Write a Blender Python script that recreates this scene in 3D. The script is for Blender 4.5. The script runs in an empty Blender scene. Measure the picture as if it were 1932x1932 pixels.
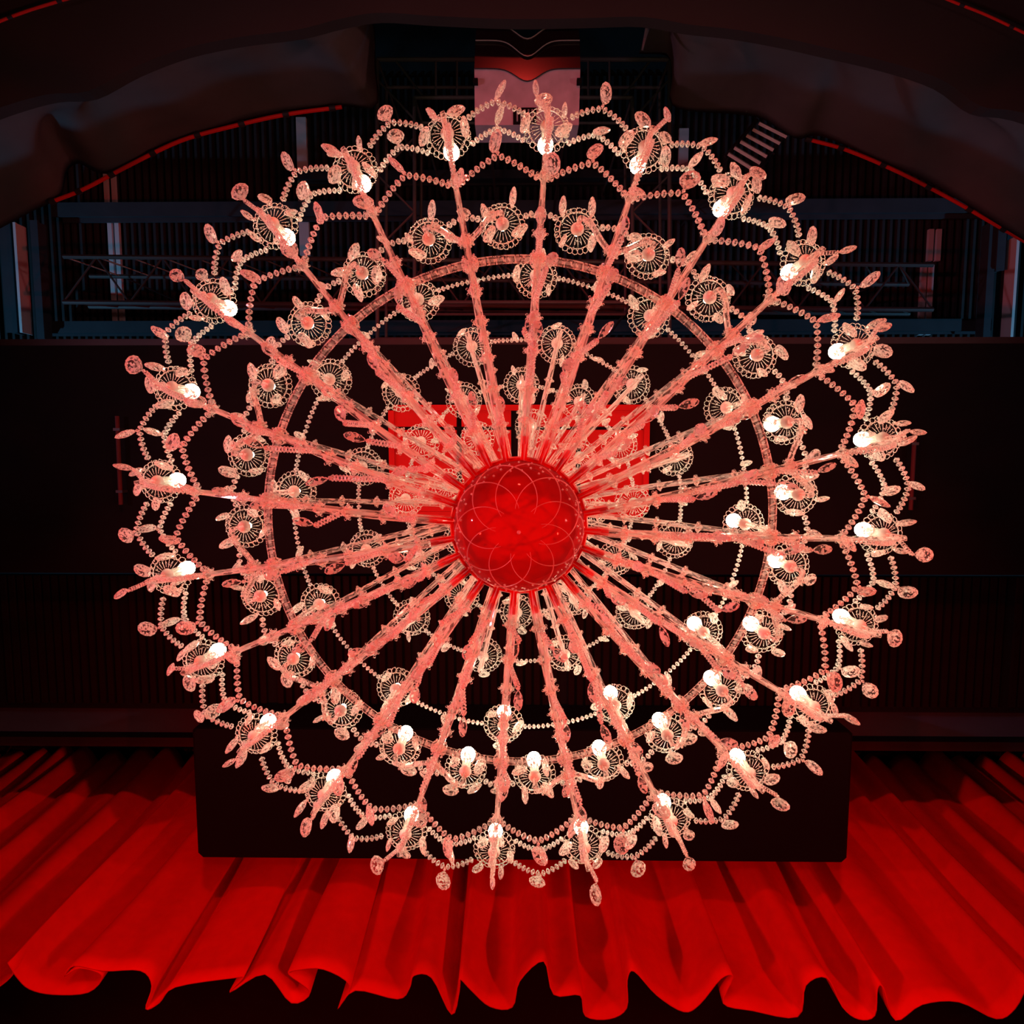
import bpy, math, random
from mathutils import Vector, Matrix
random.seed(7)
PI = math.pi
sc = bpy.context.scene
C = sc.collection

# ------------------------------------------------------------------ camera
F = 1200.0                      # focal length in pixels of the 1932 px frame
CAMZ = 1.6
zc = Vector((981 - 966, 966 - 860, -F)).normalized()          # zenith in camera axes
xc = (Vector((1, 0, 0)) - zc * zc.x).normalized()
yc = zc.cross(xc)
ROT = Matrix((xc, yc, zc))                                    # camera axes -> world
cam = bpy.data.cameras.new('camera')
cam.sensor_width = 36.0
cam.lens = 36.0 * F / 1932.0
cam.clip_end = 200
cam_o = bpy.data.objects.new('camera', cam)
cam_o.matrix_world = Matrix.Translation((0, 0, CAMZ)) @ ROT.to_4x4()
C.objects.link(cam_o)
sc.camera = cam_o

def at(px, py, h):
    """point seen at pixel (px, py) that stands h metres above the camera"""
    d = ROT @ Vector(((px - 966) / F, (966 - py) / F, -1.0))
    return Vector((0, 0, CAMZ)) + d * (h / d.z)

# ------------------------------------------------------------------ world, lights, exposure
w = bpy.data.worlds.new('world'); sc.world = w; w.use_nodes = True
w.node_tree.nodes['Background'].inputs[0].default_value = (0, 0, 0, 1)
w.node_tree.nodes['Background'].inputs[1].default_value = 0.0
vs = sc.view_settings
vs.view_transform = 'Standard'; vs.look = 'None'; vs.gamma = 1.0; vs.use_curve_mapping = False
vs.exposure = 0.0
sc.cycles.max_bounces = 8
sc.cycles.transparent_max_bounces = 24
sc.cycles.sample_clamp_indirect = 4.0
sc.cycles.caustics_reflective = False
sc.cycles.caustics_refractive = False

def spot(name, loc, target, color, power, size=60, blend=0.5, radius=0.12):
    l = bpy.data.lights.new(name, 'SPOT'); l.color = color; l.energy = power
    l.spot_size = math.radians(size); l.spot_blend = blend; l.shadow_soft_size = radius
    o = bpy.data.objects.new(name, l); C.objects.link(o)
    o.location = loc
    o.rotation_euler = (Vector(target) - Vector(loc)).to_track_quat('-Z', 'Y').to_euler()
    return o
RED = (1.0, 0.02, 0.012)
# the hall's stage and house lamps, all outside the picture; inside it only the chandelier's bulbs give light
CY = (.16, .60, 1.0)
spot('stage_red_left_offscreen', (-5.0, 1.2, .4), (1.0, 3.6, 6.0), RED, 1050, 95, .7, .12)
spot('stage_red_right_offscreen', (5.0, 1.2, .4), (-1.0, 3.6, 6.0), RED, 1050, 95, .7, .12)
spot('house_red_back_offscreen', (0, -6.0, .8), (0, .2, 4.6), (1, .04, .03), 950, 85, .8, .15)
spot('house_pink_left_offscreen', (-8.0, -.6, 1.6), (-1.6, -.6, 4.4), (1, .42, .60), 560, 75, .9, .15)
spot('house_pink_right_offscreen', (8.0, -.6, 1.6), (1.6, -.6, 4.4), (1, .36, .34), 480, 75, .9, .15)
spot('roof_blue_left_offscreen', (-8.6, 1.6, 7.2), (-6.4, -1.6, 10.4), CY, 520, 110, .9, .1)
spot('roof_blue_right_offscreen', (8.6, 1.6, 7.2), (6.4, -1.6, 10.4), CY, 520, 110, .9, .1)

# ------------------------------------------------------------------ materials
def newmat(name):
    m = bpy.data.materials.new(name); m.use_nodes = True
    return m, m.node_tree, m.node_tree.nodes['Principled BSDF']

def plain(name, col, rough=.6, metal=0.0, noise=0.0, scale=20, spec=.5, sheen=0):
    m, nt, b = newmat(name)
    b.inputs['Base Color'].default_value = (*col, 1)
    b.inputs['Roughness'].default_value = rough
    b.inputs['Metallic'].default_value = metal
    b.inputs['Specular IOR Level'].default_value = spec
    if sheen: b.inputs['Sheen Weight'].default_value = sheen
    if noise:
        n = nt.nodes.new('ShaderNodeTexNoise'); n.inputs['Scale'].default_value = scale
        tc = nt.nodes.new('ShaderNodeTexCoord'); nt.links.new(tc.outputs['Object'], n.inputs['Vector'])
        r = nt.nodes.new('ShaderNodeMapRange')
        r.inputs['To Min'].default_value = 1 - noise; r.inputs['To Max'].default_value = 1 + noise
        nt.links.new(n.outputs['Fac'], r.inputs['Value'])
        mx = nt.nodes.new('ShaderNodeVectorMath'); mx.operation = 'SCALE'
        mx.inputs[0].default_value = col
        nt.links.new(r.outputs['Result'], mx.inputs['Scale'])
        nt.links.new(mx.outputs[0], b.inputs['Base Color'])
        bp = nt.nodes.new('ShaderNodeBump'); bp.inputs['Strength'].default_value = .15
        nt.links.new(n.outputs['Fac'], bp.inputs['Height']); nt.links.new(bp.outputs[0], b.inputs['Normal'])
    return m

def crystal(name, col, lo, hi, rough=.12, tint=(1, 1, 1), spark=0.0, scale=170.0, bump=.35, clear=.2, stretch=None):
    """cut glass: see-through where faced, reflective towards the edges, with glints painted in as random bright cells"""
    m, nt, b = newmat(name); N = nt.nodes.new; L = nt.links.new
    b.inputs['Base Color'].default_value = (*col, 1)
    b.inputs['Roughness'].default_value = rough
    b.inputs['Specular IOR Level'].default_value = 1.0
    tl = N('ShaderNodeBsdfTranslucent'); tl.inputs[0].default_value = (*col, 1)
    body = N('ShaderNodeMixShader'); body.inputs[0].default_value = .5
    L(b.outputs[0], body.inputs[1]); L(tl.outputs[0], body.inputs[2])
    t = N('ShaderNodeBsdfTransparent'); t.inputs[0].default_value = (*tint, 1)
    fr = N('ShaderNodeFresnel'); fr.inputs['IOR'].default_value = 1.9
    r = N('ShaderNodeMapRange'); r.inputs['From Min'].default_value = .09; r.inputs['From Max'].default_value = .42
    r.inputs['To Min'].default_value = lo; r.inputs['To Max'].default_value = hi
    L(fr.outputs[0], r.inputs['Value'])
    fac = r.outputs[0]
    if spark:
        tc = N('ShaderNodeTexCoord'); v = N('ShaderNodeTexVoronoi'); v.inputs['Scale'].default_value = scale
        if stretch:
            mp = N('ShaderNodeMapping'); mp.inputs['Scale'].default_value = stretch
            L(tc.outputs['Object'], mp.inputs['Vector']); L(mp.outputs[0], v.inputs['Vector'])
        else:
            L(tc.outputs['Object'], v.inputs['Vector'])
        sx = N('ShaderNodeSeparateColor'); L(v.outputs['Color'], sx.inputs[0])
        g = N('ShaderNodeMath'); g.operation = 'LESS_THAN'; L(sx.outputs[0], g.inputs[0]); g.inputs[1].default_value = spark
        a = N('ShaderNodeMath'); a.operation = 'MULTIPLY'; L(g.outputs[0], a.inputs[0]); a.inputs[1].default_value = .95
        # random cells paint dark and bright glints by what they let through
        cr = N('ShaderNodeMapRange'); cr.inputs['From Min'].default_value = .25; cr.inputs['From Max'].default_value = .75
        cr.inputs['To Min'].default_value = clear; cr.inputs['To Max'].default_value = 1.0
        L(sx.outputs[2], cr.inputs['Value'])
        cm = N('ShaderNodeMath'); cm.operation = 'MULTIPLY'; L(cr.outputs[0], cm.inputs[0]); L(fac, cm.inputs[1])
        q = N('ShaderNodeMath'); q.operation = 'MAXIMUM'; L(a.outputs[0], q.inputs[0]); L(cm.outputs[0], q.inputs[1])
        fac = q.outputs[0]
        bp = N('ShaderNodeBump'); bp.inputs['Strength'].default_value = bump; bp.inputs['Distance'].default_value = .003
        L(sx.outputs[1], bp.inputs['Height']); L(bp.outputs[0], b.inputs['Normal'])
    mx = N('ShaderNodeMixShader')
    L(fac, mx.inputs[0]); L(t.outputs[0], mx.inputs[1]); L(body.outputs[0], mx.inputs[2])
    L(mx.outputs[0], nt.nodes['Material Output'].inputs['Surface'])
    return m

def emit(name, col, s):
    m, nt, b = newmat(name)
    b.inputs['Base Color'].default_value = (*col, 1)
    b.inputs['Emission Color'].default_value = (*col, 1)
    b.inputs['Emission Strength'].default_value = s
    return m

M = dict(
    bead=crystal('bead_crystal', (1, .96, .92), .04, 1.0, .10, spark=.14, scale=230, clear=.5),
    pend=crystal('pendant_crystal', (1, .96, .90), .03, .9, .08, spark=.24, scale=150),
    edge=crystal('ground_edge_crystal', (1, .97, .91), .75, 1.0, .12, spark=.35, scale=210, clear=.15),
    rib=crystal('cup_rib_crystal', (1, .98, .92), .9, 1.0, .1, spark=.3, scale=260, clear=.35),
    dish=crystal('cup_dish_glass', (.9, .88, .84), .004, .05, .08),
    dome=crystal('dome_glass', (.42, .22, .24), .08, .7, .05, (1, .85, .85)),
    line=crystal('dome_cut_glass', (1, .72, .70), .9, 1.0, .1),
    arm=crystal('arm_glass', (1, .84, .78), .03, .40, .08, (1, .92, .9), spark=.10, scale=190, stretch=(1, .13, .5)),
    armline=crystal('arm_stripe_glass', (1, .95, .90), .45, 1.0, .10, spark=.28, scale=190, clear=.25, stretch=(1, .13, .5)),  # brighter copy of the arm glass, painting light stripes along the tubes
    knob=plain('glass_knob', (.88, .78, .72), .2),
    sbulb=emit('small_bulb_glow', (1.0, .90, .62), 34.0),
    thread=plain('thread_wire', (.6, .5, .45), .4, .6),
    redmetal=plain('red_lacquer', (.78, .02, .015), .35),
    sleeve=plain('candle_sleeve', (.92, .88, .78), .4),
    bulb=emit('bulb_glow', (1.0, .90, .62), 34.0),
    steel=plain('dark_steel', (.035, .03, .035), .45, .3, .3, 6),
    black=plain('matt_black', (.004, .004, .0045), .8, 0, .3, 4, .15),
    boxblack=plain('box_black', (.0035, .0035, .004), .7, 0, .2, 3, .1),
    deck=plain('deck_black', (.035, .033, .036), .8, 0, .2, 3, .1),
    ribsteel=plain('deck_rib_steel', (.035, .033, .036), .6, 0, .25, 3, .2),
    curtain=plain('red_velvet', (.80, .006, .004), .85, 0, .12, 9, .1),
    drape=plain('grey_cloth', (.11, .095, .10), .9, 0, .15, 4, .05),
    soffit=plain('soffit_paint', (.045, .034, .034), .85, 0, .2, 1.2, .1),
    roofsteel=plain('roof_steel', (.040, .045, .055), .6, 0, .2, 4, .2),
    slate=plain('slate_beam', (.05, .085, .13), .7, 0, .15, 5, .2),
    hatch=plain('hatch_red', (.55, .012, .01), .6, 0, .2, 3, .2),
    pipered=plain('pipe_red', (.09, .004, .006), .6),
    lav=plain('lavender_panel', (.50, .42, .52), .55, 0, .35, 7, .3),
    gloss=plain('gloss_black', (.012, .004, .005), .18, 0, 0, 1, .6),
    bar=plain('pale_bar_paint', (.62, .58, .60), .6),
    wall=plain('wall_dark', (.02, .004, .003), .9, 0, .3, 2, .1),
    carpet=plain('carpet_red', (.25, .01, .01), .95, 0, .3, 30, .05),
    slat=plain('dark_wood', (.008, .0025, .002), .8, 0, .4, 6, .1),
)

# ------------------------------------------------------------------ mesh helpers
class MB:
    def __init__(s): s.v = []; s.f = []; s.ridge = set()
    def add(s, vs, fs):
        o = len(s.v); s.v += [tuple(x) for x in vs]; s.f += [tuple(i + o for i in f) for f in fs]; return s
    def mesh(s, name, mat, smooth=False):
        me = bpy.data.meshes.new(name); me.from_pydata(s.v, [], s.f); me.update()
        me.materials.append(M[mat])
        if s.ridge:
            me.materials.append(M['armline'])
            me.polygons.foreach_set('material_index', [1 if i in s.ridge else 0 for i in range(len(s.f))])
        if smooth: me.shade_smooth()
        return me
    def box(s, x0, x1, y0, y1, z0, z1):
        return s.add([(x, y, z) for z in (z0, z1) for y in (y0, y1) for x in (x0, x1)],
                     [(0, 2, 3, 1), (4, 5, 7, 6), (0, 1, 5, 4), (2, 6, 7, 3), (0, 4, 6, 2), (1, 3, 7, 5)])
    def tube(s, pts, r, n=8, closed=False, star=0.0, twist=0.0, cap=True):
        pts = [Vector(p) for p in pts]; N = len(pts); rings = []
        up = None
        for i, p in enumerate(pts):
            a = pts[(i - 1) % N] if (closed or i) else pts[0]
            b = pts[(i + 1) % N] if (closed or i < N - 1) else pts[-1]
            t = (b - a).normalized()
            if up is None:
                up = Vector((0, 0, 1)) if abs(t.z) < .9 else Vector((1, 0, 0))
            side = t.cross(up).normalized(); up = side.cross(t).normalized()
            rr = r[i] if isinstance(r, (list, tuple)) else r
            ring = []
            for k in range(n):
                q = 2 * PI * k / n + twist * i
                q_r = rr * (1 - star * (k % 2))
                ring.append(p + side * (math.cos(q) * q_r) + up * (math.sin(q) * q_r))
            rings.append(ring)
        vs = [v for g in rings for v in g]; fs = []
        for i in range(N if closed else N - 1):
            j = (i + 1) % N
            for k in range(n):
                l = (k + 1) % n
                if star and k % 2: s.ridge.add(len(s.f) + len(fs))
                fs.append((i * n + k, i * n + l, j * n + l, j * n + k))
        if cap and not closed:
            fs.append(tuple(range(n))[::-1]); fs.append(tuple((N - 1) * n + k for k in range(n)))
        return s.add(vs, fs)
    def lathe(s, prof, n=16, wob=0.0, center=(0, 0, 0)):
        """prof of (r, z); wob scallops every other column"""
        cx, cy, cz = center; vs = []; fs = []
        for (r, z) in prof:
            for k in range(n):
                q = 2 * PI * k / n; rr = r * (1 - wob * (k % 2))
                vs.append((cx + rr * math.cos(q), cy + rr * math.sin(q), cz + z))
        for i in range(len(prof) - 1):
            for k in range(n):
                l = (k + 1) % n
                fs.append((i * n + k, i * n + l, (i + 1) * n + l, (i + 1) * n + k))
        return s.add(vs, fs)

def obj(name, me, parent=None, loc=(0, 0, 0), rz=0.0, rot=None):
    o = bpy.data.objects.new(name, me); C.objects.link(o)
    o.location = loc; o.rotation_euler = rot if rot else (0, 0, rz)
    if parent is not None: o.parent = parent
    return o
def tag(o, label, cat, group=None):
    o['label'] = label; o['category'] = cat
    if group: o['group'] = group
    return o
def struct(o, label=None):
    o['kind'] = 'structure'
    if label: o['label'] = label
    return o
def empty(name, loc=(0, 0, 0)):
    return obj(name, None, None, loc)

def spline(pts, per=6, closed=False):
    P = [Vector(p) for p in pts]; n = len(P); out = []
    for i in range(n if closed else n - 1):
        p0 = P[(i - 1) % n] if closed or i else P[0] * 2 - P[1]
        p1 = P[i]; p2 = P[(i + 1) % n]
        p3 = P[(i + 2) % n] if closed or i < n - 2 else P[-1] * 2 - P[-2]
        for k in range(per):
            t = k / per
            out.append(.5 * ((2 * p1) + (p2 - p0) * t + (2 * p0 - 5 * p1 + 4 * p2 - p3) * t * t + (3 * p1 - p0 - 3 * p2 + p3) * t ** 3))
    if not closed: out.append(P[-1])
    return out

# ================================================================== STRUCTURE
def pbox(name, mat, px0, py0, px1, py1, h, th, x0=None, x1=None):
    """slab whose underside fills the pixel rectangle at height h"""
    a = at(px0, py0, h); b = at(px1, py1, h)
    xa = a.x if x0 is None else x0; xb = b.x if x1 is None else x1
    m = MB().box(xa, xb, a.y, b.y, CAMZ + h, CAMZ + h + th)
    return m.mesh(name, mat)

HD = 9.5
# floor and far shell of the hall
struct(obj('floor', MB().box(-9, 9, -8, 8, -.2, 0).mesh('floor', 'carpet')))
struct(obj('wall_stage', MB().box(-9, 9, 5.4, 5.6, 0, 13).mesh('wall', 'wall')))
struct(obj('wall_back', MB().box(-9, 9, -8.2, -8, 0, 13).mesh('wall', 'wall')))
struct(obj('wall_left', MB().box(-9.2, -9, -8, 5.4, 0, 13).mesh('wall', 'wall')))
struct(obj('wall_right', MB().box(9, 9.2, -8, 5.4, 0, 13).mesh('wall', 'wall')))
ceil = struct(obj('ceiling', MB().box(-9, 9, -8, 5.4, CAMZ + HD, CAMZ + HD + .2).mesh('ceiling', 'deck')))
pitch = 13.6 * HD / F
y0 = at(966, 150, HD).y; y1 = at(966, 660, HD).y
rib = MB()
rib.add([(x, y, z) for y in (y0, y1) for (x, z) in ((-.028, 0), (-.019, -.07), (.019, -.07), (.028, 0))],
        [(0, 1, 5, 4), (1, 2, 6, 5), (2, 3, 7, 6), (0, 3, 2, 1), (4, 5, 6, 7)])
ribm = rib.mesh('deck_rib', 'ribsteel')
for k in range(-76, 77):
    obj('deck_rib', ribm, ceil, (k * pitch, 0, CAMZ + HD))

# arched soffit over the audience side
edge = [(-420, 330), (-160, 262), (0, 203), (90, 178), (165, 172), (250, 128), (345, 92), (450, 70), (560, 56), (640, 36), (715, 24),
        (820, 30), (966, 36), (1110, 34), (1215, 32), (1300, 46), (1390, 56), (1490, 74), (1560, 90), (1680, 118), (1780, 152),
        (1850, 200), (1932, 213), (2100, 270), (2360, 340)]
HS = 5.3
m = MB(); E2 = spline([at(x, y, HS) for x, y in edge], 4)
n = len(E2)
for dz in (0, .12):
    m.v += [(p.x, p.y, p.z + dz) for p in E2] + [(p.x * 1.02, -7.9, p.z + dz) for p in E2]
for i in range(n - 1):
    m.f += [(i, i + 1, n + i + 1, n + i), (2 * n + i, 3 * n + i, 3 * n + i + 1, 2 * n + i + 1), (i, 2 * n + i, 2 * n + i + 1, i + 1)]
struct(obj('trim_1', m.mesh('soffit', 'soffit')), 'dark arched soffit above the grey drapes')

# black bridge panel over the chandelier, with the red hatch
HB = 5.8
br = struct(obj('trim_2', pbox('bridge', 'black', 0, 652, 1932, 1085, HB, .25, -7.5, 7.5)), 'black flat bridge panel above the chandelier')
lip = obj('lip', pbox('lip', 'steel', 0, 640, 1932, 653, HB + .02, .3, -7.5, 7.5), br)
# slatted dark panel between the bridge and the slate beam
sl = struct(obj('trim_3', pbox('slatted', 'black', 0, 1085, 1932, 1345, HB + .35, .08, -7.5, 7.5)), 'very dark slatted panel next to the black bridge')
pa = at(966, 1087, HB + .33); pb_ = at(966, 1330, HB + .33)
slm = MB().box(-.027, .027, pa.y, pb_.y, -.03, 0).mesh('slat', 'slat')
for k in range(-60, 61):
    if k % 17 == 5: continue
    obj('slat', slm, sl, (k * .085, 0, CAMZ + HB + .35))
# slate beam in front of the curtain rail
HBM = 6.6
bm = struct(obj('trim_4', pbox('beam', 'slate', 0, 1328, 1932, 1390, HBM, .28, -7.5, 7.5)), 'blue grey slate beam above the curtain rail')
obj('beam_edge', pbox('beam_edge', 'steel', 0, 1390, 1932, 1418, HBM + .04, .22, -7.5, 7.5), bm)

# ================================================================== CURTAIN
HH, HT = 4.85, 8.4
hem_px = [(-10, 1870), (24, 1838), (14, 1815), (30, 1838), (55, 1862), (100, 1873), (166, 1870), (192, 1840), (150, 1828), (122, 1845), (140, 1826), (195, 1836), (265, 1835),
          (287, 1862), (275, 1902), (300, 1888), (330, 1858), (440, 1842), (458, 1846), (434, 1876), (500, 1842), (550, 1896),
          (585, 1874), (545, 1838), (560, 1828), (610, 1825), (660, 1855), (637, 1900), (670, 1867), (750, 1886), (772, 1868), (780, 1845), (815, 1848),
          (852, 1916), (866, 1870), (868, 1845), (890, 1865), (925, 1895), (966, 1897), (980, 1850), (1026, 1815), (1045, 1880), (1095, 1882),
          (1105, 1920), (1150, 1923), (1182, 1900), (1183, 1845), (1197, 1828), (1240, 1875), (1290, 1908), (1320, 1896), (1360, 1850),
          (1383, 1848), (1365, 1895), (1420, 1906), (1505, 1915), (1520, 1855), (1560, 1842), (1590, 1900), (1620, 1925), (1650, 1920),
          (1655, 1870), (1667, 1868), (1690, 1925), (1740, 1892), (1810, 1886), (1880, 1920), (1915, 1905), (1945, 1860)]
hem = [at(x, y, HH) for x, y in hem_px]
Yc = sum(p.y for p in hem) / len(hem)
def wave(x, s): return Vector((x, Yc + .13 * math.sin(x * 10.5 + s) + .07 * math.sin(x * 23 + 1.3 * s), CAMZ + HH))
left = [wave(-7.6 + .15 * i, 0) for i in range(int((hem[0].x + 7.6) / .15))]
right = [wave(hem[-1].x + .15 * (i + 1), 2) for i in range(int((7.6 - hem[-1].x) / .15))]
H = spline(left + hem + right, 4)
n = len(H)
# arc-length smoothing gives the gathered heading
al = [0.0]
for i in range(1, n): al.append(al[-1] + (H[i] - H[i - 1]).length)
W = 14
def sm(i): 
    a, b = max(0, i - W), min(n - 1, i + W)
    return sum((H[k].x for k in range(a, b + 1))) / (b - a + 1)
xs = [sm(i) for i in range(n)]
for i in range(1, n): xs[i] = max(xs[i], xs[i - 1] + 1e-4)
Yt = at(966, 1428, HT).y
top = []
for i in range(n):
    ph = xs[i] / .36 * 2 * PI
    dev = H[i].y - Yc
    top.append(Vector((xs[i], Yt + .09 - .20 * abs(math.sin(ph / 2 + .5 * math.sin(xs[i] * 3))) + .2 * dev + .05 * math.sin(xs[i] * 5.3), CAMZ + HT)))
rows = 26
m = MB()
for r in range(rows + 1):
    t = r / rows
    e = t ** .75
    for i in range(n):
        p = top[i].lerp(H[i], e)
        z = top[i].z + (H[i].z - top[i].z) * t
        bulge = .02 * math.sin(t * 9 + xs[i] * 5) * t
        # the heading is pinched just under the rail
        m.v.append((p.x, p.y + bulge + 0, z))
for r in range(rows):
    for i in range(n - 1):
        a = r * n + i
        m.f.append((a, a + 1, a + n + 1, a + n))
cu = obj('stage_curtain', m.mesh('curtain', 'curtain', True))
sol = cu.modifiers.new('thickness', 'SOLIDIFY'); sol.thickness = .012; sol.offset = 0
tag(cu, 'pleated bright red velvet curtain hanging behind the long black box', 'curtain')
rail = tag(empty('curtain_rail', (0, Yt, CAMZ + HT + .16)), 'thin black rail with hooks carrying the red curtain', 'curtain rail')
obj('rail', MB().tube([(-7.6, 0, 0), (7.6, 0, 0)], .035, 8).mesh('rail', 'steel'), rail)
hk = MB().tube([(0, 0, .04), (.01, -.07, .02), (.03, -.08, -.05), (-.02, -.02, -.14)], .012, 5).mesh('hook', 'steel')
for k in range(-21, 22): obj('hook', hk, rail, (k * .36 + .1, 0, 0), rz=random.uniform(-.8, .8))

# ================================================================== LONG BLACK BOX
a = at(360, 1374, 5.5); b = at(1600, 1628, 5.5)
bx = tag(empty('hanging_black_box', ((a.x + b.x) / 2, (a.y + b.y) / 2, CAMZ + 5.5)), 'long matt black box hung in front of the red curtain', 'box')
hx, hy = (b.x - a.x) / 2, (b.y - a.y) / 2
def bevbox(hx, hy, z0, z1, c):
    mb = MB(); ring = []
    out = [(-hx + c, -hy), (hx - c, -hy), (hx, -hy + c), (hx, hy - c), (hx - c, hy), (-hx + c, hy), (-hx, hy - c), (-hx, -hy + c)]
    k = len(out)
    lv = [(z0, 1 - c / hx), (z0 + c, 1), (z1, 1)]
    vs = [(x * s, y * s, z) for z, s in lv for x, y in out]
    fs = [tuple(range(k))[::-1], tuple(2 * k + i for i in range(k))]
    for l in range(2):
        for i in range(k):
            j = (i + 1) % k; fs.append((l * k + i, l * k + j, l * k + k + j, l * k + k + i))
    return mb.add(vs, fs)
obj('box_body', bevbox(hx, hy, 0, .55, .03).mesh('box_body', 'boxblack'), bx)
for sx in (-1, 1):
    obj('bracket', MB().box(-.05, .05, -.05, .05, .54, 1.1).mesh('bracket', 'steel'), bx, (sx * hx * .8, -hy * .6, 0))

# ================================================================== RED HATCH
a = at(735, 765, HB); b = at(1220, 975, HB)
ht = tag(empty('ceiling_hatch', ((a.x + b.x) / 2, (a.y + b.y) / 2, CAMZ + HB)), 'red panelled hatch in the black bridge above the chandelier', 'hatch')
hx, hy = (b.x - a.x) / 2, (b.y - a.y) / 2
fm = MB(); tck = .05
for (x0, x1, q0, q1) in [(-hx, hx, -hy, -hy + tck), (-hx, hx, hy - tck, hy), (-hx, -hx + tck, -hy, hy), (hx - tck, hx, -hy, hy)]:
    fm.box(x0, x1, q0, q1, -.07, 0)
obj('hatch_frame', fm.mesh('hatch_frame', 'hatch'), ht)
for (x0, x1) in [(-.96, -.48), (-.44, -.06), (.06, .44), (.48, .96)]:
    for (q0, q1) in [(-.94, -.62), (-.56, .94)]:
        obj('panel', MB().box(x0 * hx, x1 * hx, q0 * hy, q1 * hy, -.045, 0).mesh('panel', 'hatch'), ht)

# thin red pipes under the bridge
for (x0, p0, x1, p1, lab) in [(221, 785, 228, 952, 'thin dark red pipe under the bridge on the side of the torn drape'), (1726, 815, 1718, 962, 'shorter dark red pipe under the bridge on the side of the smooth drape')]:
    p = at(x0, p0, HB - .06); q = at(x1, p1, HB - .06)
    e = tag(empty('ceiling_pipe', p), lab, 'pipe')
    obj('pipe', MB().tube([(0, 0, 0), q - p], .018, 8).mesh('pipe', 'pipered'), e)
    for t in (.15, .85):
        obj('pipe_clip', MB().box(-.03, .03, -.012, .012, -.02, .07).mesh('pipe_clip', 'steel'), e, (q - p) * t)

# ================================================================== ROOF STEEL
def xbeam(name, lab, x0, x1, py0, py1, h, mat='roofsteel', group=None):
    a = at(x0, py0, h); b = at(x1, py1, h)
    e = tag(empty(name, ((a.x + b.x) / 2, (a.y + b.y) / 2, CAMZ + h)), lab, 'beam', group)
    L = (b.x - a.x) / 2; d = (b.y - a.y) / 2
    obj('bottom_flange', MB().box(-L, L, -d, d, 0, .03).mesh('flange', mat), e)
    obj('web', MB().box(-L, L, -.03, .03, .03, .22).mesh('web', mat), e)
    obj('top_flange', MB().box(-L, L, -d, d, .22, .25).mesh('flange', mat), e)
    return e
xbeam('steel_beam', 'steel crossbeam lit blue at its ends just under the arched drapes', 95, 1885, 382, 400, 8.9)
xbeam('steel_beam', 'steel crossbeam along the edge of the black bridge', 70, 1870, 606, 624, 8.9)
xbeam('steel_beam', 'dim steel crossbeam behind the square truss frame', 560, 1320, 322, 334, 8.9, 'steel')
def ybeam(name, lab, px, w, py0, py1, h, mat, group=None, th=.2):
    a = at(px - w / 2, py0, h); b = at(px + w / 2, py1, h); c = at(px, (py0 + py1) / 2, h)
    e = tag(empty(name, (c.x, c.y, CAMZ + h)), lab, 'beam', group)
    hw = w / 2 * h / F; hl = (b.y - a.y) / 2
    t = .025
    obj('bottom_flange', MB().box(-hw, hw, -hl, hl, 0, t).mesh('flange', mat), e)
    obj('web', MB().box(-hw * .3, hw * .3, -hl, hl, t, th).mesh('web', mat), e)
    return e
ybeam('side_beam', 'blue lit edge beam with wide flange by the torn drape foot', 15, 22, 415, 628, 8.7, 'roofsteel')
ybeam('side_beam', 'narrow pale edge tube next to the wide blue side beam', 33, 5, 420, 628, 8.6, 'bar')
ybeam('side_beam', 'upright blue grey beam where the crossbeams end by the torn drape', 70, 14, 416, 640, 8.7, 'roofsteel')
ybeam('side_beam', 'blue grey beam carrying the cyan end of the crossbeam', 1868, 13, 418, 650, 8.7, 'roofsteel')
ybeam('side_beam', 'wide pale cyan beam under the smooth drape foot', 1890, 15, 420, 510, 8.65, 'roofsteel')
ybeam('side_beam', 'dark blue wide beam behind the pale cyan beam', 1903, 16, 425, 650, 8.8, 'roofsteel')
ybeam('side_beam', 'narrow pale tube at the end of the bridge', 1915, 5, 445, 652, 8.6, 'bar')

def bars(lab, px, py0, py1, h, mat, gap=14, w=8, group='painted bars'):
    c = at(px, (py0 + py1) / 2, h); e = tag(empty('conduit_bar', c), lab, 'bar')
    hl = (at(px, py1, h).y - at(px, py0, h).y) / 2
    for s in ((-.5, .5) if gap else (0,)):
        hw = w / 2 * h / F
        obj('strip', MB().box(-hw, hw, -hl, hl, 0, .05).mesh('strip', mat), e, (s * gap * h / F, 0, 0))
    return e
bars('pair of pale bars beside the torn drape', 217, 402, 606, 9.38, 'bar', 13, 8)
bars('pair of pale bar ends above the blue crossbeam', 206, 318, 384, 9.38, 'bar', 14, 7)
bars('pair of short pale bars above the truss end by the smooth drape', 1764, 432, 492, 9.38, 'bar', 14, 9)
bars('pair of longer pale bars below the truss end by the smooth drape', 1748, 500, 632, 9.38, 'bar', 13, 9)
bars('long single bar between the torn drape and square truss frame', 571, 222, 482, 9.38, 'bar', 0, 18)
bars('short single bar between square truss frame and tilted louvre', 1290, 242, 318, 9.38, 'bar', 0, 17)

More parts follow.
